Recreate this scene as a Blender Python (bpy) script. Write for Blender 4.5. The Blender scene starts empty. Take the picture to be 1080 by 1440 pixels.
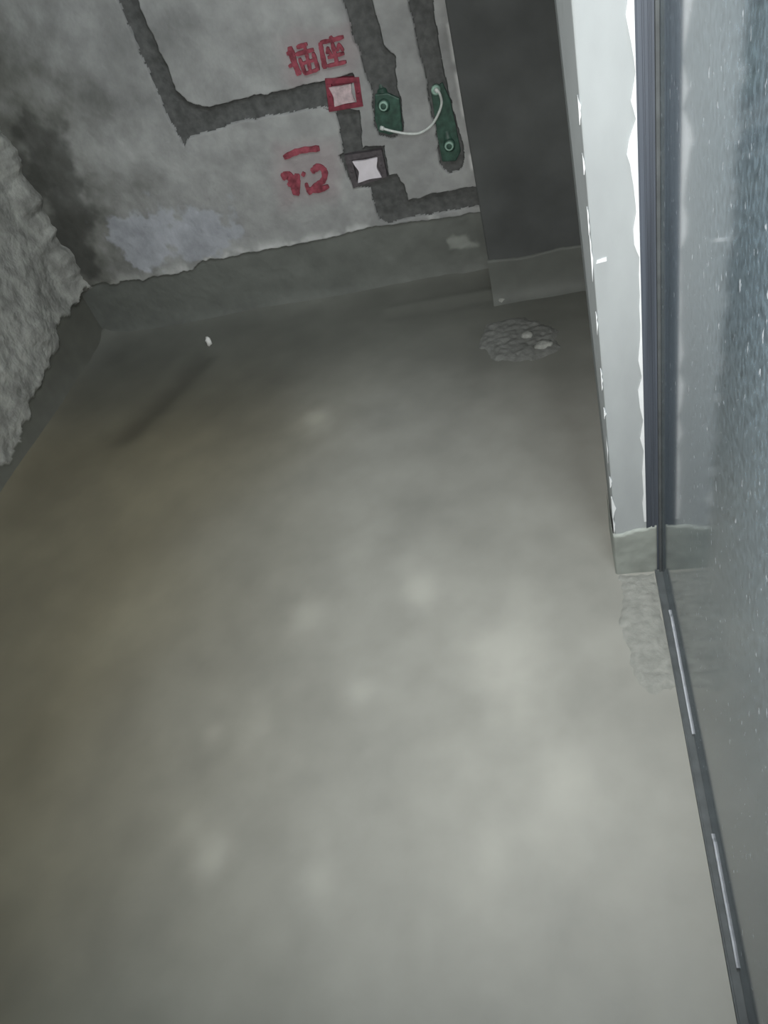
import bpy, bmesh, math, random
import numpy as np
from mathutils import Matrix, Vector
random.seed(3)
S = bpy.context.scene
COL = S.collection

# ------------------------------------------------------------------ camera, light, exposure
CAM = np.array([0.0, 0.0, 1.5])
RIGHT = np.array([0.96351139, 0.10779891, -0.24500041])
UP = np.array([0.09919433, 0.70634097, 0.70088724])
FWD = np.array([-0.24860871, 0.69961549, -0.66987453])
FPX = 1080.0
cd = bpy.data.cameras.new('camera'); cd.lens = 27.0; cd.sensor_width = 36.0; cd.clip_start = 0.02
cam = bpy.data.objects.new('camera', cd); COL.objects.link(cam)
cam.matrix_world = Matrix(((RIGHT[0], UP[0], -FWD[0], 0.0), (RIGHT[1], UP[1], -FWD[1], 0.0),
                           (RIGHT[2], UP[2], -FWD[2], 1.5), (0, 0, 0, 1)))
S.camera = cam
w = bpy.data.worlds.new('world'); S.world = w; w.use_nodes = True
w.node_tree.nodes['Background'].inputs[0].default_value = (0.55, 0.6, 0.62, 1)
w.node_tree.nodes['Background'].inputs[1].default_value = 0.05
S.view_settings.view_transform = 'Standard'; S.view_settings.look = 'None'
S.view_settings.gamma = 1.0; S.view_settings.use_curve_mapping = False
S.view_settings.exposure = 0.0

def lamp(name, kind, loc, power, col, radius, aim=None, cone=None, blend=None):
    l = bpy.data.lights.new(name, kind); l.energy = power; l.color = col; l.shadow_soft_size = radius
    o = bpy.data.objects.new(name, l); COL.objects.link(o); o.location = loc
    if aim is not None:
        o.rotation_euler = (Vector(aim) - Vector(loc)).to_track_quat('-Z', 'Y').to_euler()
    if cone: l.spot_size = math.radians(cone); l.spot_blend = blend
    return o
# the torch held beside the camera, and an added lamp for its bounce off the door
lamp('torch_light', 'SPOT', (-0.09, 0.02, 1.52), 134, (1.0, 0.99, 0.97), 0.02, (-0.36, 2.2, 0.0), 112, 1.0)
lamp('added_bounce_lamp', 'POINT', (0.104, 1.10, 2.45), 72, (0.90, 0.96, 1.0), 0.06)

# ------------------------------------------------------------------ helpers
def ray(p):
    return RIGHT * ((p[0] - 540) / FPX) - UP * ((p[1] - 720) / FPX) + FWD
def on_floor(p, z=0.0):
    r = ray(p); return CAM + r * ((z - 1.5) / r[2])
def on_back(p, y):          # a point of a surface that stands across the room at depth y
    r = ray(p); return CAM + r * (y / r[1])
def on_side(p, x):          # a point of a surface that runs along the room at x
    r = ray(p); return CAM + r * (x / r[0])

RS = np.random.RandomState(11)
LAT = RS.rand(256, 256)
def vnoise(x, y):
    xi = np.floor(x).astype(int); yi = np.floor(y).astype(int)
    fx = x - xi; fy = y - yi; fx = fx*fx*(3-2*fx); fy = fy*fy*(3-2*fy)
    a = LAT[xi % 256, yi % 256]; b = LAT[(xi+1) % 256, yi % 256]
    c = LAT[xi % 256, (yi+1) % 256]; d = LAT[(xi+1) % 256, (yi+1) % 256]
    return (a*(1-fx)+b*fx)*(1-fy) + (c*(1-fx)+d*fx)*fy
def fbm(x, y, o=4, off=0.0):
    x = np.asarray(x, float) + off + 40; y = np.asarray(y, float) + off*1.7 + 60
    s = 0; a = 0.5; t = 0
    for k in range(o):
        s = s + a*vnoise(x, y); t += a; a *= 0.5; x = x*2.03+7.1; y = y*2.03+3.7
    return s/t
def sstep(a, b, x):
    t = np.clip((x-a)/(b-a), 0, 1); return t*t*(3-2*t)
def poly_sd(P, X, Y):       # signed distance to polygon, negative inside
    P = np.asarray(P, float); d = np.full(X.shape, 1e9); ins = np.zeros(X.shape, bool)
    n = len(P)
    for i in range(n):
        ax, ay = P[i]; bx, by = P[(i+1) % n]
        ex, ey = bx-ax, by-ay; L = ex*ex+ey*ey+1e-12
        t = np.clip(((X-ax)*ex+(Y-ay)*ey)/L, 0, 1)
        d = np.minimum(d, (X-ax-t*ex)**2+(Y-ay-t*ey)**2)
        c = (ay > Y) != (by > Y)
        with np.errstate(divide='ignore', invalid='ignore'):
            xx = ax + (Y-ay)*ex/(ey if abs(ey) > 1e-9 else 1e-9)
        ins ^= c & (X < xx)
    d = np.sqrt(d); return np.where(ins, -d, d)

def link(name, me, mat=None, parent=None):
    o = bpy.data.objects.new(name, me); COL.objects.link(o)
    if mat: me.materials.append(mat)
    if parent: o.parent = parent
    return o
def tag(o, label=None, cat=None, group=None, kind=None):
    if label: o['label'] = label
    if cat: o['category'] = cat
    if group: o['group'] = group
    if kind: o['kind'] = kind
    return o
def empty(name, loc):
    o = bpy.data.objects.new(name, None); COL.objects.link(o); o.location = loc; o.empty_display_size = 0.02
    return o
def np_mesh(name, verts, quads, tint=None, smooth=True):
    me = bpy.data.meshes.new(name)
    nv, nq = len(verts), len(quads)
    me.vertices.add(nv); me.vertices.foreach_set('co', np.asarray(verts, np.float32).ravel())
    me.loops.add(nq*4); me.loops.foreach_set('vertex_index', np.asarray(quads, np.int32).ravel())
    me.polygons.add(nq); me.polygons.foreach_set('loop_start', np.arange(0, nq*4, 4, dtype=np.int32))
    me.polygons.foreach_set('use_smooth', np.full(nq, smooth))
    if tint is not None:
        a = me.attributes.new('tint', 'FLOAT_COLOR', 'POINT')
        a.data.foreach_set('color', np.concatenate([tint, np.ones((nv, 1))], 1).astype(np.float32).ravel())
    me.update(calc_edges=True); me.validate()
    return me
def grid_parts(U, V, pos, cls, tint, flip=False):
    """split a grid surface into one mesh per class of cell; pos (n,m,3), cls per cell"""
    n, m = U.shape
    idx = np.arange(n*m).reshape(n, m)
    q = np.stack([idx[:-1, :-1], idx[1:, :-1], idx[1:, 1:], idx[:-1, 1:]], -1)
    if flip: q = q[..., ::-1]
    out = {}
    P = pos.reshape(-1, 3); T = tint.reshape(-1, 3)
    for c in np.unique(cls):
        qq = q[cls == c]
        used, inv = np.unique(qq, return_inverse=True)
        out[int(c)] = (P[used], inv.reshape(-1, 4), T[used])
    return out
def bm_obj(name, bm, mat, parent=None, smooth=False, bevel=0):
    if bevel:
        bmesh.ops.bevel(bm, geom=bm.edges[:], offset=bevel, segments=2, affect='EDGES', profile=0.5)
    bmesh.ops.recalc_face_normals(bm, faces=bm.faces[:])
    me = bpy.data.meshes.new(name); bm.to_mesh(me); bm.free()
    if smooth:
        for p in me.polygons: p.use_smooth = True
    return link(name, me, mat, parent)
def box(bm, a, b):
    vs = [bm.verts.new((x, y, z)) for x in (a[0], b[0]) for y in (a[1], b[1]) for z in (a[2], b[2])]
    for f in ((0,1,3,2), (4,6,7,5), (0,4,5,1), (2,3,7,6), (0,2,6,4), (1,5,7,3)):
        bm.faces.new([vs[i] for i in f])
def prism(bm, pts, off):    # polygon (3D points) given thickness along off
    off = Vector(off)
    a = [bm.verts.new(Vector(p)) for p in pts]; b = [bm.verts.new(Vector(p)+off) for p in pts]
    n = len(pts); bm.faces.new(a); bm.faces.new(b[::-1])
    for i in range(n): bm.faces.new((a[i], b[i], b[(i+1) % n], a[(i+1) % n]))
def lathe(bm, c, axis, prof, seg=20):     # prof: (radius, along)
    axis = Vector(axis).normalized(); u = axis.orthogonal().normalized(); v = axis.cross(u); c = Vector(c)
    rings = []
    for r, h in prof:
        rings.append([bm.verts.new(c+axis*h+(u*math.cos(t)+v*math.sin(t))*max(r, 1e-5))
                      for t in [2*math.pi*k/seg for k in range(seg)]])
    for a, b in zip(rings, rings[1:]):
        for k in range(seg): bm.faces.new((a[k], a[(k+1) % seg], b[(k+1) % seg], b[k]))
    bm.faces.new(rings[0][::-1]); bm.faces.new(rings[-1])
def tube(bm, pts, r, seg=10):
    pts = [Vector(p) for p in pts]; rings = []
    N = Vector((0, -1, 0.13)).normalized()
    for i, p in enumerate(pts):
        t = (pts[min(i+1, len(pts)-1)]-pts[max(i-1, 0)]).normalized()
        u = t.cross(N)
        if u.length < 1e-3: u = t.orthogonal()
        u.normalize(); v = t.cross(u)
        rr = r[i] if isinstance(r, (list, tuple)) else r
        rings.append([bm.verts.new(p+(u*math.cos(a)+v*math.sin(a))*rr) for a in [2*math.pi*k/seg for k in range(seg)]])
    for a, b in zip(rings, rings[1:]):
        for k in range(seg): bm.faces.new((a[k], a[(k+1) % seg], b[(k+1) % seg], b[k]))
    bm.faces.new(rings[0][::-1]); bm.faces.new(rings[-1])
def spline(pts, n=10):
    P = [Vector(p) for p in pts]; P = [P[0]*2-P[1]]+P+[P[-1]*2-P[-2]]; out = []
    for i in range(1, len(P)-2):
        a, b, c, d = P[i-1:i+3]
        for k in range(n):
            t = k/n
            out.append(0.5*((2*b)+(c-a)*t+(2*a-5*b+4*c-d)*t*t+(3*b-a-3*c+d)*t**3))
    out.append(P[-2]); return out

# ------------------------------------------------------------------ materials
def mat(name, col, rough=0.8, spec=0.3, scale=30.0, var=0.25, bump=0.3, bscale=60.0, bdist=0.004,
        stretch=(1, 1, 1), tint=False, metal=0.0, rvar=0.0, specks=None):
    m = bpy.data.materials.new(name); m.use_nodes = True
    nt = m.node_tree; N = nt.nodes; L = nt.links; b = N['Principled BSDF']
    tc = N.new('ShaderNodeTexCoord'); mp = N.new('ShaderNodeMapping'); mp.inputs['Scale'].default_value = stretch
    L.new(tc.outputs['Object'], mp.inputs[0])
    nz = N.new('ShaderNodeTexNoise'); nz.inputs['Scale'].default_value = scale; nz.inputs['Detail'].default_value = 6
    L.new(mp.outputs[0], nz.inputs['Vector'])
    rp = N.new('ShaderNodeMapRange'); rp.inputs[1].default_value = 0.3; rp.inputs[2].default_value = 0.7
    rp.inputs[3].default_value = 1-var; rp.inputs[4].default_value = 1+var
    L.new(nz.outputs['Fac'], rp.inputs[0])
    mul = N.new('ShaderNodeVectorMath'); mul.operation = 'SCALE'
    if tint:
        at = N.new('ShaderNodeAttribute'); at.attribute_name = 'tint'; L.new(at.outputs['Color'], mul.inputs[0])
    else:
        mul.inputs[0].default_value = col
    L.new(rp.outputs[0], mul.inputs['Scale'])
    out = mul.outputs[0]
    if specks:                                   # settled dust and splashes of lime
        sc, st, thr, scol = specks
        m2 = N.new('ShaderNodeMapping'); m2.inputs['Scale'].default_value = st; L.new(tc.outputs['Object'], m2.inputs[0])
        n2 = N.new('ShaderNodeTexNoise'); n2.inputs['Scale'].default_value = sc; n2.inputs['Detail'].default_value = 3
        L.new(m2.outputs[0], n2.inputs['Vector'])
        r2 = N.new('ShaderNodeMapRange'); r2.inputs[1].default_value = thr; r2.inputs[2].default_value = thr+0.05
        L.new(n2.outputs['Fac'], r2.inputs[0])
        mx = N.new('ShaderNodeMix'); mx.data_type = 'RGBA'; mx.inputs[7].default_value = (*scol, 1)
        L.new(r2.outputs[0], mx.inputs[0]); L.new(out, mx.inputs[6]); out = mx.outputs[2]
    L.new(out, b.inputs['Base Color'])
    b.inputs['Roughness'].default_value = rough; b.inputs['Specular IOR Level'].default_value = spec
    b.inputs['Metallic'].default_value = metal
    if rvar:
        r3 = N.new('ShaderNodeMapRange'); r3.inputs[3].default_value = rough-rvar; r3.inputs[4].default_value = rough+rvar
        L.new(nz.outputs['Fac'], r3.inputs[0]); L.new(r3.outputs[0], b.inputs['Roughness'])
    if bump:
        nb = N.new('ShaderNodeTexNoise'); nb.inputs['Scale'].default_value = bscale; nb.inputs['Detail'].default_value = 8
        L.new(mp.outputs[0], nb.inputs['Vector'])
        bp = N.new('ShaderNodeBump'); bp.inputs['Strength'].default_value = bump; bp.inputs['Distance'].default_value = bdist
        L.new(nb.outputs['Fac'], bp.inputs['Height']); L.new(bp.outputs[0], b.inputs['Normal'])
    return m
M_floor = mat('floor_screed', (.4, .4, .38), 0.55, 0.35, 9, 0.05, 0.12, 30, 0.003, tint=True, rvar=0.1)
M_plaster = mat('wall_plaster', (.4, .4, .4), 0.9, 0.2, 22, 0.10, 0.35, 90, 0.004, tint=True)
M_mortar = mat('chase_mortar', (.105, .108, .105), 0.95, 0.1, 40, 0.25, 0.6, 120, 0.004)
M_coat = mat('wall_coat', (.19, .195, .18), 0.6, 0.3, 12, 0.10, 0.2, 40, 0.003, tint=True)
M_raw = mat('raw_concrete', (.33, .33, .31), 0.95, 0.15, 18, 0.30, 0.8, 45, 0.01, tint=True)
M_duct = mat('duct_cement', (.085, .09, .088), 0.85, 0.2, 5, 0.22, 0.2, 50, 0.003)
M_pier = mat('pier_plaster', (.31, .335, .34), 0.7, 0.3, 16, 0.06, 0.2, 60, 0.003, stretch=(1, 1, .4))
M_putty = mat('white_putty', (.66, .69, .70), 0.7, 0.3, 40, 0.05, 0.2, 90, 0.002)
M_alu = mat('slate_aluminium', (.062, .073, .09), 0.5, 0.4, 60, 0.35, 0.1, 80, 0.002, stretch=(1, 1, .03))
M_door = mat('dark_glossy_panel', (.095, .128, .150), 0.085, 0.36, 230, 0.45, 0.0, stretch=(1, .45, .35),
             specks=(170, (1, .5, .30), 0.66, (.42, .46, .50)))
M_door.node_tree.nodes['Principled BSDF'].inputs['Specular Tint'].default_value = (0.72, 0.84, 0.95, 1)
M_rail = mat('dark_rail', (.07, .078, .08), 0.6, 0.3, 30, 0.2, 0.2, 60, 0.002)
M_lip = mat('grey_lip', (.33, .345, .37), 0.6, 0.3, 40, 0.15, 0.1, 60, 0.002)
M_lump = mat('pale_mortar', (.33, .34, .315), 0.9, 0.2, 60, 0.2, 0.5, 120, 0.003)
M_patch2 = mat('dark_rough_mortar', (.175, .18, .168), 0.8, 0.3, 40, 0.2, 0.5, 110, 0.004)  # toned to the darker floor before the shaft
M_patch = mat('rough_mortar', (.225, .23, .21), 0.9, 0.2, 40, 0.15, 0.5, 110, 0.004)
M_chip = mat('white_chip', (.75, .75, .72), 0.8, 0.2, 60, 0.1, 0.3, 120, 0.002)
M_redpaint = mat('red_spray', (.27, .065, .085), 0.85, 0.2, 55, 0.45, 0.2, 200, 0.001)
M_redbox = mat('red_plastic', (.22, .035, .055), 0.55, 0.4, 50, 0.35, 0.1, 90, 0.001)
M_darkbox = mat('dusty_dark_plastic', (.09, .08, .085), 0.7, 0.3, 60, 0.3, 0.2, 90, 0.001)
M_cover = mat('white_cover', (.74, .70, .74), 0.7, 0.3, 30, 0.06, 0.1, 90, 0.001)
M_pinkcover = mat('pink_dusty_cover', (.52, .42, .43), 0.8, 0.2, 60, 0.25, 0.3, 90, 0.002)
M_green = mat('green_pipe', (.035, .082, .060), 0.5, 0.45, 40, 0.45, 0.15, 90, 0.001)
M_palegreen = mat('pale_green_plug', (.30, .46, .38), 0.45, 0.5, 40, 0.2, 0.1, 90, 0.001)
M_tube = mat('white_tube', (.62, .66, .63), 0.4, 0.5, 60, 0.12, 0.0)
M_ceil = mat('ceiling_plaster', (.45, .46, .45), 0.95, 0.1, 10, 0.1, 0.2, 50, 0.003)

# ------------------------------------------------------------------ the room (metres)
XL, XR_IN, YB = -2.03, 1.15, 2.90      # left wall, bathroom right wall, back wall
YP0, YP1 = 1.27, 1.42                  # partition beside the door
XP = 0.064                             # its free end
XD = 0.170                             # face of the door panel
YD = 2.66                              # front of the pipe shaft
XS0 = -0.240                           # left edge of the pipe shaft
YF, ZC = -1.3, 2.6

# floor: trowelled screed, a cove along the walls, trowel marks, wet sheen painted in as pale patches
xs = np.concatenate([np.arange(XL-0.05, 0.30, 0.010), np.arange(0.30, XR_IN+0.04, 0.03)])
ys = np.concatenate([np.arange(YF, 0.15, 0.03), np.arange(0.15, YB+0.06, 0.010)])
U, V = np.meshgrid(xs, ys, indexing='ij')
Z = (fbm(U*2.2, V*2.2, 4)-0.5)*0.012 + (fbm(U*9, V*9, 3, 5)-0.5)*0.004
def seg_d(a, b):
    e = b-a; t = np.clip(((U-a[0])*e[0]+(V-a[1])*e[1])/(e@e), 0, 1)
    return np.hypot(U-a[0]-t*e[0], V-a[1]-t*e[1])
cove = 0.05*np.exp(-(U-XL)/0.05)*sstep(0.0, 0.4, fbm(V*3, V*0)+0.1) + 0.035*np.exp(-(YB-V)/0.05)
Z = Z + np.clip(cove, 0, 0.06)*(V > -1)
def fl(px): return on_floor(px)[:2]
Z -= 0.010*np.exp(-(seg_d(fl((290, 500)), fl((175, 610)))/0.075)**2)
Z += 0.004*np.exp(-(seg_d(fl((548, 434)), fl((690, 409)))/0.022)**2)
Z -= 0.003*np.exp(-(seg_d(fl((555, 446)), fl((690, 422)))/0.03)**2)
flat = np.exp(-((U-0.12)/0.12)**2-((V-1.1)/0.4)**2); Z = Z*(1-0.7*flat)
base = np.stack([np.full(U.shape, .252), np.full(U.shape, .252), np.full(U.shape, .226)], -1)
base = base*(0.71+0.38*fbm(U*3, V*3, 4, 9)+0.20*fbm(U*11, V*11, 4, 29))[..., None]
damp_falloff = sstep(-0.50, -1.45, U+0.25*(fbm(U*2, V*2, 3, 3)-0.5))*sstep(2.9, 2.0, V)  # torch falloff to the left painted in, with brownish wet screed
base = base*(1-damp_falloff[..., None]*(1-np.array([.70, .64, .50])))
back_dark = sstep(1.9, 2.55, V+0.35*(fbm(U*2.5, V*2.5, 3, 21)-0.5))  # darker towards the back wall
base = base*(1-back_dark[..., None]*(1-np.array([.58, .60, .59])))
dst = seg_d(fl((285, 505)), fl((175, 615)))+0.05*(fbm(U*8, V*8, 3, 71)-0.5)
base = base*(1-0.30*np.exp(-(dst/0.07)**2))[..., None]
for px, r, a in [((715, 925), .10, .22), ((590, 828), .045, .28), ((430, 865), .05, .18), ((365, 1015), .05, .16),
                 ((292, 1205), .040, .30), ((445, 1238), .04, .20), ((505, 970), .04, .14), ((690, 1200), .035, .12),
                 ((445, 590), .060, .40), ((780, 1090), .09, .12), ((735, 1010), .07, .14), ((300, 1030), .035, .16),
                 ((735, 830), .05, .12), ((270, 1160), .03, .15)]:  # sheen spots painted paler into the colour, and one faint pale smear
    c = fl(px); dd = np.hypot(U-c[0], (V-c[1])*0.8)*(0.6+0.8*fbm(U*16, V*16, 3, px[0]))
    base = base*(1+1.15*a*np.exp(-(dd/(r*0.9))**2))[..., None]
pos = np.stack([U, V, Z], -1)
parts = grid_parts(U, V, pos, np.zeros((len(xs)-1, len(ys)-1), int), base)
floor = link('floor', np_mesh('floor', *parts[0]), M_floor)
tag(floor, 'smooth wet grey cement floor with pale patches of painted sheen', kind='structure')

# back wall: plaster coat with filled chases, and the cement coat turned up at its foot
def wl(pts, y=YB): return [tuple(on_back(p, y)[[0, 2]]) for p in pts]
CH = {
 1: [(163, -6), (189, 53), (214, 111), (225, 136), (244, 178), (260, 204), (267, 192), (303, 183), (344, 168), (380, 163),
     (451, 151), (470, 150), (500, 108), (498, 101), (451, 115), (400, 126), (339, 139), (294, 150), (264, 142), (247, 125),
     (239, 100), (217, 53), (192, -6)],
 2: [(455, 152), (472, 157), (484, 213), (476, 217), (480, 226), (497, 264), (520, 262), (527, 290), (533, 308), (546, 313),
     (570, 307), (635, 296), (668, 289), (700, 285), (700, 258), (672, 261), (610, 271), (574, 281), (568, 258), (558, 244),
     (547, 246), (541, 203), (510, 207), (506, 154)],
 3: [(480, -6), (495, 44), (510, 89), (525, 130), (525, 172), (534, 190), (552, 194), (568, 186), (565, 139), (558, 118), (555, 80), (540, 59), (522, -6)],
 4: [(571, -6), (584, 44), (599, 113), (605, 160), (613, 178), (617, 231), (632, 243), (650, 237), (654, 213), (641, 166), (626, 104), (614, 44), (609, -6)],
}
# the chases run on up the wall beyond the picture
def extend_up(poly, i0, i1, top=2.55):
    P = list(poly); a = P[i0]; b = P[i1]; P[i0] = (a[0], a[1]); ins = [(b[0]-0.0, top), (a[0]-0.0, top)]
    return P + ins
CHW = {k: wl(v) for k, v in CH.items()}
for k in (1, 3, 4): CHW[k] = extend_up(CHW[k], 0, len(CHW[k])-1)
xs = np.arange(XL-0.02, XR_IN+0.02, 0.02); xs = np.concatenate([np.arange(XL-0.02, XS0+0.03, 0.003), np.arange(XS0+0.03, XR_IN+0.03, 0.03)])
zs = np.concatenate([np.arange(-0.02, 1.36, 0.003), np.arange(1.36, ZC+0.03, 0.03)])
U, V = np.meshgrid(xs, zs, indexing='ij')
jit = (fbm(U*45, V*45, 3)-0.5)*0.012
sds = {k: poly_sd(P, U+(fbm(U*40, V*40, 2, 31)-0.5)*0.012, V+(fbm(U*40, V*40, 2, 57)-0.5)*0.012) for k, P in CHW.items()}
edge = np.array(wl([(100, 410), (120, 408), (140, 400), (200, 392), (270, 378), (287, 365), (330, 358), (400, 346), (460, 335), (520, 319),
                    (560, 314), (600, 309), (640, 304), (660, 298), (690, 296)]))
ez = np.interp(U, edge[:, 0], edge[:, 1]) + (fbm(U*30, U*0, 3, 77)-0.5)*0.03*sstep(-0.9, -1.6, U) + (fbm(U*60, U*0, 3, 7)-0.5)*0.008
D = 0.012*sstep(-0.003, 0.004, V-ez) + (fbm(U*5, V*5, 4, 2)-0.5)*0.010 + (fbm(U*40, V*40, 3, 4)-0.5)*0.003
cl = np.zeros(U.shape, int)
for k, s in sds.items():
    D = D - sstep(0.003, -0.004, s)*(0.014+0.006*sstep(0, -0.03, s))
    cl[s < 0] = k
cl[(V < ez)] = 9
D += 0.03*np.exp(-np.clip(V, 0, 9)/0.04)
pos = np.stack([U, YB-D, V], -1)
n1 = fbm(U*4, V*4, 5, 13); n2 = fbm(U*11, V*11, 4, 23)
n3 = fbm(U*30, V*30, 4, 67)
pl = np.array([.325, .332, .326])*(0.45+0.70*n1+0.40*n2)[..., None]
dirt = sstep(-1.35, -1.95, U+0.45*(n2-0.5)+0.1*(V-0.6))
pl = pl*(1-dirt[..., None]*(1-np.array([.50, .50, .46])))
sm = poly_sd(wl([(150, 325), (175, 300), (225, 288), (320, 292), (330, 345), (280, 362), (210, 385), (190, 375)]), U, V)
smk = sstep(0.02, -0.03, sm+(n2-0.5)*0.22+(n3-0.5)*0.12)*0.85
pl = pl*(1-smk[..., None]) + smk[..., None]*np.array([.41, .43, .47])*(0.75+0.5*n2)[..., None]
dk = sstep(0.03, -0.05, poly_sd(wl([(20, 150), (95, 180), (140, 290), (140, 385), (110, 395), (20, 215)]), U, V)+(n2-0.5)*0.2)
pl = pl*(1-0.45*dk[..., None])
# limewash worn along the foot of the plaster and between the two pipes
lw = sstep(0.05, 0.0, V-ez)*sstep(0.45, 0.65, n2); pl = pl*(1+0.55*lw[..., None])
st = sstep(-0.275, -0.262, U-0.0*V)*sstep(0.5, 0.62, fbm(U*3, V*12, 2, 91)); pl = pl*(1+0.7*st[..., None])
# pink overspray round the lettering
for P in ([(398, 55), (490, 40), (498, 95), (410, 118)], [(390, 205), (470, 200), (478, 270), (398, 290)]):
    s = poly_sd(wl(P), U, V); h = sstep(0.05, -0.03, s+(n2-0.5)*0.06)*0.55
    pl = pl*(1-h[..., None]) + h[..., None]*np.array([.34, .285, .29])
cf = np.array([.142, .151, .137])*np.ones(U.shape)[..., None]*(0.8+0.4*fbm(U*6, V*9, 4, 41))[..., None]
sme = sstep(0.012, -0.01, poly_sd(wl([(630, 340), (650, 334), (670, 336), (672, 346), (650, 350), (632, 350)]), U, V)+(n2-0.5)*0.10)*0.8
cf = cf*(1+1.1*sme[..., None])
tint = np.where((cl == 9)[..., None], cf, pl)
parts = grid_parts(U, V, pos, cl[:-1, :-1], tint)
wb = link('wall_back', np_mesh('wall_back', *parts[0]), M_plaster)
tag(wb, 'pale plastered back wall with dark filled chases and red lettering', kind='structure')
nm = {1: 'conduit chase of dark mortar bent at right angles', 2: 'stepped chase of dark mortar below the boxes',
      3: 'dark pipe chase ending at the upper green outlet', 4: 'dark pipe chase beside the pipe shaft'}
for k in (1, 2, 3, 4):
    tag(link('mortar_chase', np_mesh('mortar_chase', *parts[k]), M_mortar, wb), nm[k])
tag(link('cement_skirting', np_mesh('cement_skirting', *parts[9]), M_coat, wb), 'dark grey cement coat along the foot of the wall')

# left wall: bare rough concrete over the turned-up coat
ys = np.concatenate([np.arange(YF, 1.2, 0.03), np.arange(1.2, YB+0.03, 0.009)]); zs = np.concatenate([np.arange(-0.02, 1.3, 0.009), np.arange(1.3, ZC+.03, 0.03)])
U, V = np.meshgrid(ys, zs, indexing='ij')
edge = sorted([tuple(on_side(p, XL)[[1, 2]]) for p in [(0, 655), (16, 628), (38, 590), (40, 560), (58, 530), (80, 488), (76, 462), (100, 428), (104, 408), (120, 408)]])
edge = np.array(edge)
ez = np.interp(U, edge[:, 0], edge[:, 1]) + (fbm(U*22, U*0, 4, 7)-0.5)*0.07
ez = np.clip(ez, 0.02, None)
up = sstep(-0.01, 0.012, V-ez)
lump = fbm(U*6, V*6, 5, 3)-0.5
D = up*(0.022+lump*0.055) + (fbm(U*5, V*5, 3, 5)-0.5)*0.008
D += up*0.05*sstep(YB-0.14, YB-0.03, U)*(0.1+1.2*fbm(U*0+2, V*22, 4, 15))
D += 0.04*np.exp(-np.clip(V, 0, 9)/0.05)*(1-up)
pos = np.stack([XL+D, U, V], -1)
t1 = np.array([.34, .345, .32])*(0.62+0.76*fbm(U*9, V*9, 5, 19))[..., None]
t9 = np.array([.125, .128, .110])*np.ones(U.shape)[..., None]
cl = np.where(V < ez, 9, 0); tint = np.where((cl == 9)[..., None], t9, t1)
parts = grid_parts(U, V, pos, cl[:-1, :-1], tint, flip=True)
wlft = link('wall_left', np_mesh('wall_left', *parts[0]), M_raw)
tag(wlft, 'bare rough grey concrete wall', kind='structure')
tag(link('cement_skirting', np_mesh('cement_skirting', *parts[9]), M_coat, wlft), 'dark cement coat with a torn upper edge')

# pipe shaft boxed in beside the back wall
bm = bmesh.new(); box(bm, (XS0, YD, 0), (0.62, YB+0.02, ZC))
ws = bm_obj('wall_shaft', bm, M_duct, bevel=0.006); tag(ws, 'dark cement boxing of a pipe shaft', kind='structure')
xs = np.arange(XS0-0.004, 0.62, 0.008); zs = np.arange(0, 0.21, 0.006); U, V = np.meshgrid(xs, zs, indexing='ij')
top = 0.165+(fbm(U*7, U*0, 3, 3)-0.5)*0.02
D = 0.006*sstep(0.003, -0.004, V-top)+0.0005+(fbm(U*8, V*8, 3)-0.5)*0.003+0.035*np.exp(-V/0.03)
pos = np.stack([U, YD-D, np.minimum(V, top)], -1)
pos[..., 1] = np.where(V > top, YD+0.004, pos[..., 1])
tt = np.array([.118, .126, .114])*(0.85+0.3*fbm(U*8, V*8, 3, 8))[..., None]
p = grid_parts(U, V, pos, np.zeros((len(xs)-1, len(zs)-1), int), tt)
tag(link('cement_skirting', np_mesh('cement_skirting', *p[0]), M_coat, ws), 'grey cement coat at the foot of the shaft')

# partition beside the door: its narrow plastered end
bm = bmesh.new(); box(bm, (XP, YP0, 0), (XR_IN, YP1, ZC))
for v in bm.verts:                      # its free edge is out of plumb
    if v.co.x < XP+0.01:
        v.co.x = (0.0705-0.0150*v.co.z/1.22) if v.co.y < YP0+0.01 else (0.0690-0.0330*v.co.z/1.22)
wp = bm_obj('wall_partition', bm, M_pier, bevel=0.003); tag(wp, 'narrow pale plastered end of the partition wall', kind='structure')
ZT = 2.5
prof = [(0, 30), (60, 40), (130, 28), (200, 16), (300, 3), (340, 0), (380, 6), (470, 25), (520, 12), (560, 3), (620, 25), (660, 40), (720, 50),
        (770, 35), (800, 32), (870, 22), (950, 15), (1000, 12), (1080, 28), (1150, 25), (1190, 12), (1215, 2), (1300, 6), (1400, 4)]
prof = [(y/3.375, wd/3.375) for y, wd in prof] + [(400+y/3.27, wd/3.27) for y, wd in
        [(100, 8), (180, 5), (250, 8), (340, 18), (420, 3), (480, 22), (560, 15), (620, 2), (700, 18), (760, 3), (860, 12), (960, 8), (1000, 14), (1085, 8)]]
XE = 0.138                             # where plaster meets the dark jamb profile
pts = []
for y, wd in prof:
    xpix = 890+20*y/740
    a = on_back((xpix, y), YP0); b = on_back((xpix-wd-0.6, y), YP0)
    pts.append((XE-(a[0]-b[0]), a[2]))
up_pts = []; z = pts[0][1]; k = 0
while z < ZT:
    z += 0.035; k += 1; up_pts.append((XE-0.003-0.008*random.random(), z))
pts = up_pts[::-1]+pts
bm = bmesh.new()
for (x0, z0), (x1, z1) in zip(pts, pts[1:]):
    prism(bm, [(x0, YP0-0.004, z0), (XE, YP0-0.004, z0), (XE, YP0-0.004, z1), (x1, YP0-0.004, z1)], (0, 0.006, 0))
bmesh.ops.remove_doubles(bm, verts=bm.verts[:], dist=1e-5)
tag(bm_obj('putty_edge', bm, M_putty, wp), 'ragged bright white putty edge along the dark jamb')
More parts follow.
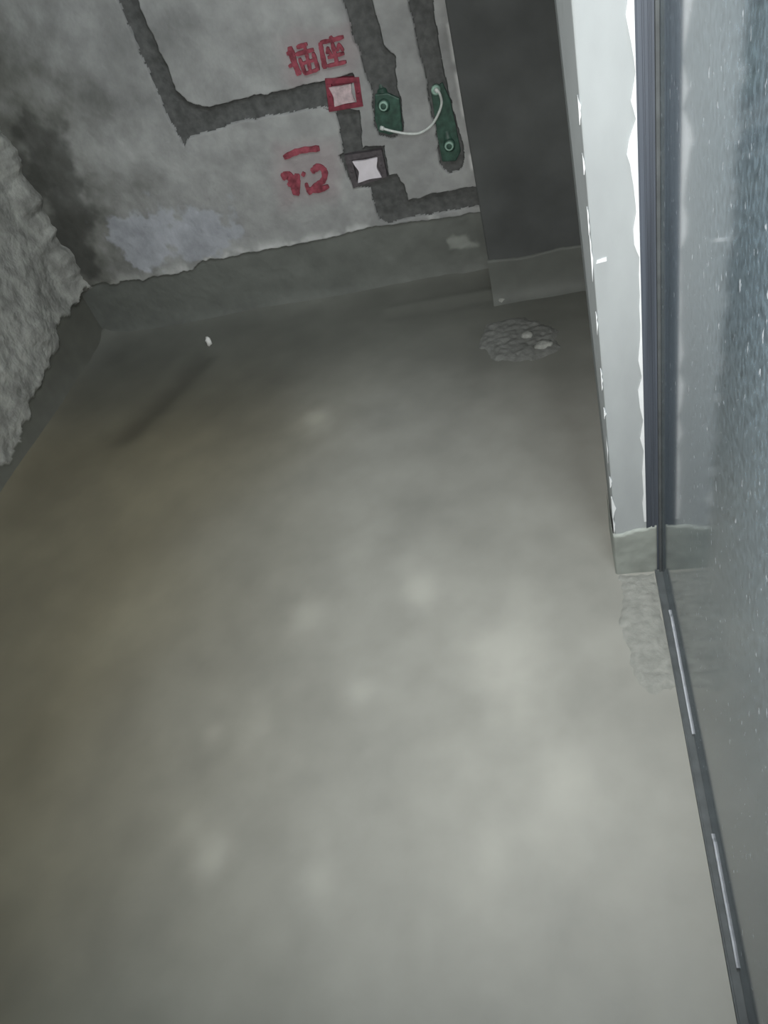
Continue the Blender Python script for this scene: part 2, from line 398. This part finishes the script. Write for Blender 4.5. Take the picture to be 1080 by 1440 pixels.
def edge_chip(y0, y1, wpx, name='putty_chip', dx=0.0):
    za = on_back((800+66*y0/750, y0), YP0)[2]; zb = on_back((800+66*y1/750, y1), YP0)[2]
    wd = wpx*0.0012; n = 6; XP = 0.0695-0.0150*(za+zb)/2/1.22; bm = bmesh.new(); L = []
    for i in range(n+1):
        t = i/n; L.append((XP-0.0015+dx+wd*(0.25+random.random()*0.75)*math.sin(math.pi*(0.08+0.84*t)), za+(zb-za)*t))
    P = [(XP-0.0015+dx, YP0-0.0025, za)]+[(x, YP0-0.0025, z) for x, z in L]+[(XP-0.0015+dx, YP0-0.0025, zb)]
    prism(bm, P, (0, 0.008, 0)); bm_obj(name, bm, M_putty, wp)
for y0, y1, wd in [(135, 175, 4), (217, 245, 3), (292, 330, 2.5), (330, 395, 3.5), (440, 470, 3), (520, 548, 4), (575, 588, 4), (615, 650, 2.5), (672, 685, 5), (700, 728, 8), (728, 752, 4)]:
    edge_chip(y0, y1, wd)
a = on_back((838, 370), YP0); b = on_back((853, 366), YP0)
bm = bmesh.new(); prism(bm, [(a[0], YP0-.003, a[2]), (b[0], YP0-.003, b[2]), (b[0], YP0-.003, b[2]+.006), (a[0]+.002, YP0-.003, a[2]+.005)], (0, .004, 0))
bm_obj('putty_chip', bm, M_putty, wp)
# coat on the foot of the partition end, wrapped round the free corner
xs = np.concatenate([[XP-0.001], np.linspace(XP, 0.160, 24), [0.161]]); zs = np.linspace(-0.005, 0.16, 28)
U, V = np.meshgrid(xs, zs, indexing='ij')
top = 0.136+0.022*(U-XP)/0.09+(fbm(U*60, U*0, 2)-0.5)*0.006
Vc = np.minimum(V, top); D = 0.006+(fbm(U*30, V*30, 3)-0.5)*0.004
pos = np.stack([U, YP0-D, Vc], -1); pos[0, :, 1] = YP1; pos[1, :, 1] = YP0-0.003; pos[-1, :, 1] = YP0+0.004
pos[..., 1] = np.where((V > top) & (U > XP-0.0005), YP0+0.003, pos[..., 1])
tt = np.array([.24, .262, .24])*(0.8+0.4*fbm(U*40, V*40, 3, 8))[..., None]
p = grid_parts(U, V, pos, np.zeros((len(xs)-1, len(zs)-1), int), tt)
tag(link('cement_skirting', np_mesh('cement_skirting', *p[0]), M_coat, wp), 'grey cement coat at the foot of the partition end')

# the other walls and the ceiling, outside the picture
bm = bmesh.new(); box(bm, (XR_IN, YP0, 0), (XR_IN+0.1, YB, ZC)); tag(bm_obj('wall_right', bm, M_pier), 'plastered right wall of the bathroom', kind='structure')
bm = bmesh.new(); box(bm, (XL-0.06, YF-0.1, 0), (XR_IN, YF, ZC)); tag(bm_obj('wall_front', bm, M_pier), 'plastered wall across the passage', kind='structure')
bm = bmesh.new(); box(bm, (XL-0.06, YF-0.1, ZC), (XR_IN+0.1, YB+0.1, ZC+0.1)); tag(bm_obj('ceiling', bm, M_ceil), 'bare grey ceiling', kind='structure')

# ------------------------------------------------------------------ door panel and its jamb profile
door = empty('door_panel', (XD, YP0-0.02, 0.0))
tag(door, 'glossy dark grey door panel specked with dust, standing open against the partition', 'door')
inv = Vector((-XD, -(YP0-0.02), 0))
def dobj(name, bm, m, bevel=0):
    bmesh.ops.translate(bm, verts=bm.verts[:], vec=inv); return bm_obj(name, bm, m, door, bevel=bevel)
bm = bmesh.new(); box(bm, (XD, -0.75, 0.012), (XD+0.035, YP0-0.012, 2.2)); dobj('panel', bm, M_door, 0.0015)
for (p0, p1) in (((941, 812), (976, 988)), ((1003, 1150), (1047, 1312))):
    a = on_side(p0, XD-0.002); b = on_side(p1, XD-0.002)
    z = 0.022
    bm = bmesh.new(); n = 24; P = []
    for i in range(n+1):
        t = i/n; P.append((XD-0.003, a[1]+(b[1]-a[1])*t, 0.0140+0.004*random.random()+0.010*(1-t)*sstep(0.0, 0.1, t)))
    Q = [(x, y, 0.012) for x, y, z in P[::-1]]
    prism(bm, P+Q, (0.003, 0, 0)); tag(dobj('edge_strip', bm, M_lip), 'pale strip along the lower edge of the panel')
rail = empty('floor_track', (XD-0.01, 0.5, 0))
tag(rail, 'dark floor track running along the foot of the glossy door panel', 'track')
def robj(name, bm, m, bevel=0):
    bmesh.ops.translate(bm, verts=bm.verts[:], vec=(-(XD-0.01), -0.5, 0)); return bm_obj(name, bm, m, rail, bevel=bevel)
bm = bmesh.new(); box(bm, (XD-0.016, -0.75, -0.01), (XD+0.04, YP0-0.007, 0.006)); robj('track_base', bm, M_rail, 0.001)
bm = bmesh.new(); box(bm, (XD-0.016, -0.75, 0.0055), (XD-0.0125, YP0-0.007, 0.0085)); robj('track_lip', bm, M_rail, 0.0008)
# jamb profile of grooved aluminium between plaster and panel
jamb = empty('door_jamb', ((XE+XD)/2, YP0, 0))
tag(jamb, 'dark slate grooved metal jamb profile between white putty and glossy panel', 'door jamb')
def jobj(name, x0, x1, d, m=M_alu):
    bm = bmesh.new(); box(bm, (x0, YP0-d, 0.0), (x1, YP0+0.002, 2.3))
    bmesh.ops.translate(bm, verts=bm.verts[:], vec=(-(XE+XD)/2, -YP0, 0)); return bm_obj(name, bm, m, jamb, bevel=0.0006)
jobj('back_plate', XE+0.0002, XD-0.0005, 0.0025)
for i, (x0, x1, d) in enumerate([(0.1405, 0.1475, .0042), (0.1500, 0.1555, .0048), (0.1575, 0.1598, .0045)]):
    jobj('rib', x0, x1, d)
jobj('gasket', 0.1640, XD-0.0004, .0135, M_rail)
jobj('seal', 0.1660, XD+0.02, .0118, M_rail)

# ------------------------------------------------------------------ lumps, chips and rough mortar on the floor
def lump(name, px, size, flat, m, label, cat, seed, group=None):
    c = on_floor(px); rnd = random.Random(seed)
    bm = bmesh.new(); bmesh.ops.create_icosphere(bm, subdivisions=2, radius=1.0)
    for v in bm.verts:
        k = 0.78+0.44*rnd.random(); v.co = Vector((v.co.x*size[0]*k, v.co.y*size[1]*k, v.co.z*flat*k))
    o = bm_obj(name, bm, m, None, smooth=True); o.location = (c[0], c[1], flat*0.55); tag(o, label, cat, group)
    return o
lump('plaster_chip', (295, 484), (.012, .012), .022, M_chip, 'small white plaster chip standing alone on the dark floor', 'plaster chip', 1)
lump('mortar_lump', (741, 474), (.022, .018), .012, M_lump, 'small pale mortar lump beside a bigger one before the shaft', 'mortar lump', 2)
lump('mortar_lump', (765, 488), (.030, .024), .013, M_lump, 'larger pale mortar lump on the floor before the shaft', 'mortar lump', 3)
lump('mortar_lump', (706, 425), (.016, .014), .014, M_lump, 'tiny mortar lump at the corner of the shaft foot', 'mortar lump', 4)
def patch(pxs, amp, cell, label, seed, m):
    P = [tuple(on_floor(p)[:2]) for p in pxs]; A = np.array(P)
    xs = np.arange(A[:, 0].min()-.03, A[:, 0].max()+.03, cell); ys = np.arange(A[:, 1].min()-.03, A[:, 1].max()+.03, cell)
    U, V = np.meshgrid(xs, ys, indexing='ij')
    s = poly_sd(P, U, V)+(fbm(U*18, V*18, 3, seed)-0.5)*0.03
    hgt = sstep(0.012, -0.05, s)
    Zz = -0.010+hgt*(0.0165+amp*(fbm(U*70, V*70, 4, seed+3)-0.5))
    ok = (s < 0.012); c = np.where(ok[:-1, :-1] | ok[1:, 1:], 1, 0)
    p = grid_parts(U, V, np.stack([U, V, Zz], -1), c, np.ones(U.shape+(3,)))
    return tag(link('rough_mortar', np_mesh('rough_mortar', *p[1]), m, floor), label)
patch([(858, 800), (930, 797), (946, 850), (968, 965), (925, 1010), (880, 965), (858, 880)], .008, .004, 'gritty mortar patch at the foot of the door jamb', 5, M_patch)
patch([(672, 452), (735, 440), (790, 455), (800, 490), (760, 510), (690, 512), (668, 490)], .013, .006, 'gritty mortar patch before the shaft', 9, M_patch2)

# ------------------------------------------------------------------ things on the back wall
YW = YB-0.012
def wp3(px, y): 
    r = on_back(px, y); return Vector(r)
# boxes
def socket_box(quad, star, label, rim_m, cov_m, seed, notch):
    c = wp3((sum(p[0] for p in quad)/4, sum(p[1] for p in quad)/4), YW)
    root = empty('junction_box', c); tag(root, label, 'junction box')
    Q = [wp3(p, YW)-c for p in quad]
    # square box in wall plane: rim of four bars, recessed back, cover with bitten sides
    def at(u, v, y):            # bilinear over the quad, u right, v down
        a, b, cc, d = Q
        p = a*(1-u)*(1-v)+b*u*(1-v)+cc*u*v+d*(1-u)*v; return Vector((p.x, y, p.z))
    t = 0.17
    for (u0, v0, u1, v1) in ((0, 0, 1, t), (0, 1-t, 1, 1), (0, t, t, 1-t), (1-t, t, 1, 1-t)):
        bm = bmesh.new(); prism(bm, [at(u0, v0, -.006), at(u1, v0, -.006), at(u1, v1, -.006), at(u0, v1, -.006)], (0, .03, 0))
        bm_obj('rim', bm, rim_m, root, bevel=0.0012)
    bm = bmesh.new(); prism(bm, [at(.02, .02, .010), at(.98, .02, .010), at(.98, .98, .010), at(.02, .98, .010)], (0, .02, 0)); bm_obj('back', bm, rim_m, root)
    for u, v in ((.04, .5), (.96, .5)):
        bm = bmesh.new(); lathe(bm, at(u+(.05 if u < .5 else -.05), v, -.0065), (0, -1, 0), [(.005, -.004), (.005, .001), (.003, .0025)], 10); bm_obj('screw_ear', bm, rim_m, root, True)
    A = [wp3(p, YW)-c for p in star]; n = 8; P = []
    ctr = sum(A, Vector())/4
    for i in range(4):
        a, b = A[i], A[(i+1) % 4]
        for k in range(n):
            s = k/n; p = a.lerp(b, s); p = p.lerp(ctr, notch[i]*math.sin(math.pi*s)**1.5); P.append(Vector((p.x, -.010, p.z)))
    bm = bmesh.new(); prism(bm, P, (0, .010, 0)); bm_obj('cover', bm, cov_m, root)
    return root
socket_box([(457, 110), (505, 108), (511, 149), (463, 157)], [(463, 122), (494, 117), (500, 142), (471, 149)],
           'red junction box with a dusty pinkish cover below the two red characters', M_redbox, M_pinkcover, 1, (.05, .12, .06, .16))
socket_box([(484, 218), (537, 210), (545, 248), (497, 264)], [(496, 226), (531, 220), (537, 248), (504, 256)],
           'dark junction box with a bright white cover of bitten sides', M_darkbox, M_cover, 2, (.08, .22, .10, .30))

# green pipes, their outlets and the white tube
def pipe_set(pxs, out_px, label, plug_extra=None, big=.019):
    c = wp3(out_px, YW); root = empty('water_pipe', c); tag(root, label, 'water pipe')
    nP = len(pxs); pts = [wp3(p, YB+0.034-0.036*sstep(0.5, 1.0, i/(nP-1)))-c for i, p in enumerate(pxs)]
    bm = bmesh.new(); tube(bm, spline(pts, 6), .0135, 14); bm_obj('pipe', bm, M_green, root, True)
    bm = bmesh.new(); p0 = pts[-1]; d = (pts[-1]-pts[-2]).normalized()
    lathe(bm, p0-d*.05, d, [(.0165, 0), (.0195, .004), (.0195, .062), (.017, .070), (.008, .074)], 18)
    el = bm_obj('elbow', bm, M_green, root, True)
    bm = bmesh.new(); lathe(bm, (0, .012, 0), (0, -1, 0), [(.021, 0), (.021, .020), (.018, .024), (.013, .0245)], 20); bm_obj('outlet', bm, M_green, root, True)
    bm = bmesh.new(); n = 20
    lathe(bm, (0, -.010, 0), (0, -1, 0), [(.0165, 0), (.0165, .009), (.0135, .013), (.0105, .0135), (.0090, .004), (.001, .0035)], 20)
    pg = bm_obj('plug', bm, M_palegreen, root, True)
    bm = bmesh.new(); lathe(bm, (0, -.014, 0), (0, -1, 0), [(.0098, 0), (.0098, .0088), (.008, .0092)], 16); bm_obj('plug_socket', bm, M_green, pg, True)
    return root, c
r1, c1 = pipe_set([(500, -40), (512, 30), (527, 85), (537, 125), (541, 147)], (540, 147), 'green water pipe ending in the upper outlet, white tube below it')
r2, c2 = pipe_set([(590, -40), (600, 45), (613, 110), (623, 160), (632, 203)], (632, 203), 'green water pipe beside the shaft ending in the lower outlet')
# second pale cap on the right pipe, and a clamp plate on the left pipe's foot
cc = wp3((613, 126), YW)-c2
bm = bmesh.new(); lathe(bm, cc+Vector((0, .012, 0)), (0, -1, 0), [(.016, 0), (.016, .022), (.012, .027), (.007, .0275), (.006, .020), (.001, .0195)], 18); bm_obj('cap', bm, M_palegreen, r2, True)
ql = [(527, 133), (545, 131), (562, 139), (566, 184), (548, 190), (533, 186), (527, 168)]
bm = bmesh.new(); prism(bm, [wp3(p, YW-.002)-c1 for p in ql], (0, .014, 0)); bm_obj('mounting_plate', bm, M_green, r1, bevel=.004)
qr = [(606, 128), (622, 116), (633, 140), (641, 178), (648, 213), (641, 227), (622, 228), (615, 190)]
bm = bmesh.new(); prism(bm, [wp3(p, YW+.001)-c2 for p in qr], (0, .012, 0)); bm_obj('mounting_plate', bm, M_green, r2, bevel=.004)
hose = empty('tube_loop', wp3((575, 188), YW)); tag(hose, 'thin white tube looping between the two green pipe outlets', 'tube')
hc = Vector(hose.location)
hp = [wp3(p, YW-dy)-hc for p, dy in [((536, 180), .010), ((550, 184), .014), ((572, 188), .013), ((590, 187), .010), ((606, 177), .012), ((616, 161), .016), ((621, 145), .020), ((618, 131), .034), ((613, 126), .030)]]
bm = bmesh.new(); tube(bm, spline(hp, 8), .0045, 10); bm_obj('hose', bm, M_tube, hose, True)
for p, d in ((hp[0], hp[1]-hp[0]), (hp[-1], hp[-2]-hp[-1])):
    bm = bmesh.new(); lathe(bm, p-d.normalized()*.004, d, [(.005, 0), (.0075, .002), (.0075, .012), (.005, .015)], 12); bm_obj('ferrule', bm, M_tube, hose, True)

# red sprayed lettering
def stroke(bm, pts, wid, seed):
    rnd = random.Random(seed); dz = -0.0004*(seed % 10)
    P = spline([wp3(p, YW-.006) for p in pts], 6) if len(pts) > 2 else [wp3(pts[0], YW-.006).lerp(wp3(pts[1], YW-.006), t/6) for t in range(7)]
    L, R = [], []
    for i, p in enumerate(P):
        t = (P[min(i+1, len(P)-1)]-P[max(i-1, 0)]).normalized(); s = Vector((-t.z, 0, t.x))
        w_ = wid*0.0032/2*(0.85+0.3*rnd.random())*(0.7 if i in (0, len(P)-1) else 1)
        L.append(p+s*w_); R.append(p-s*w_)
    for i in range(len(P)-1): prism(bm, [q+Vector((0, dz, 0)) for q in (L[i], L[i+1], R[i+1], R[i])], (0, .010, 0))
def character(strokes, label, s0):
    bm = bmesh.new()
    for i, (pts, wid) in enumerate(strokes): stroke(bm, pts, wid, s0+i)
    return tag(bm_obj('painted_character', bm, M_redpaint, wb), label)
character([([(407, 66), (413, 86), (421, 106)], 6), ([(403, 76), (414, 73)], 4), ([(406, 94), (417, 88)], 3.5),
           ([(417, 67), (432, 62)], 4), ([(415, 77), (441, 70)], 4), ([(428, 65), (433, 85), (437, 103)], 3.6),
           ([(421, 82), (429, 104)], 4), ([(440, 74), (448, 99)], 4), ([(424, 90), (443, 84)], 3), ([(428, 104), (447, 98)], 3.2)],
          'red sprayed character, the first of two', 10)
character([([(450, 60), (453, 76), (457, 97)], 5), ([(450, 60), (466, 57), (483, 52)], 4), ([(464, 51), (467, 57)], 4),
           ([(461, 66), (460, 76)], 3.4), ([(461, 69), (466, 78)], 3), ([(477, 61), (474, 72)], 3.4), ([(477, 63), (483, 72)], 3),
           ([(467, 60), (471, 76), (474, 90)], 4.2), ([(461, 81), (484, 75)], 3.4), ([(460, 93), (487, 87)], 3.6)],
          'red sprayed character, the second of two', 30)
character([([(399, 222), (420, 213), (449, 209)], 6.5)], 'red sprayed bar above the lower mark', 50)
character([([(396, 250), (405, 247), (412, 258), (416, 274)], 8.5), ([(417, 245), (418, 258), (417, 275)], 7), ([(405, 256), (414, 262)], 8)], 'red sprayed slanted stroke of the lower mark', 60)
character([([(424, 244), (429, 247)], 5), ([(438, 242), (448, 235), (456, 241), (455, 253), (445, 262), (433, 272)], 7), ([(433, 267), (447, 268), (462, 262)], 5.5), ([(430, 258), (434, 270)], 4)],
          'red sprayed rounded figure of the lower mark', 70)
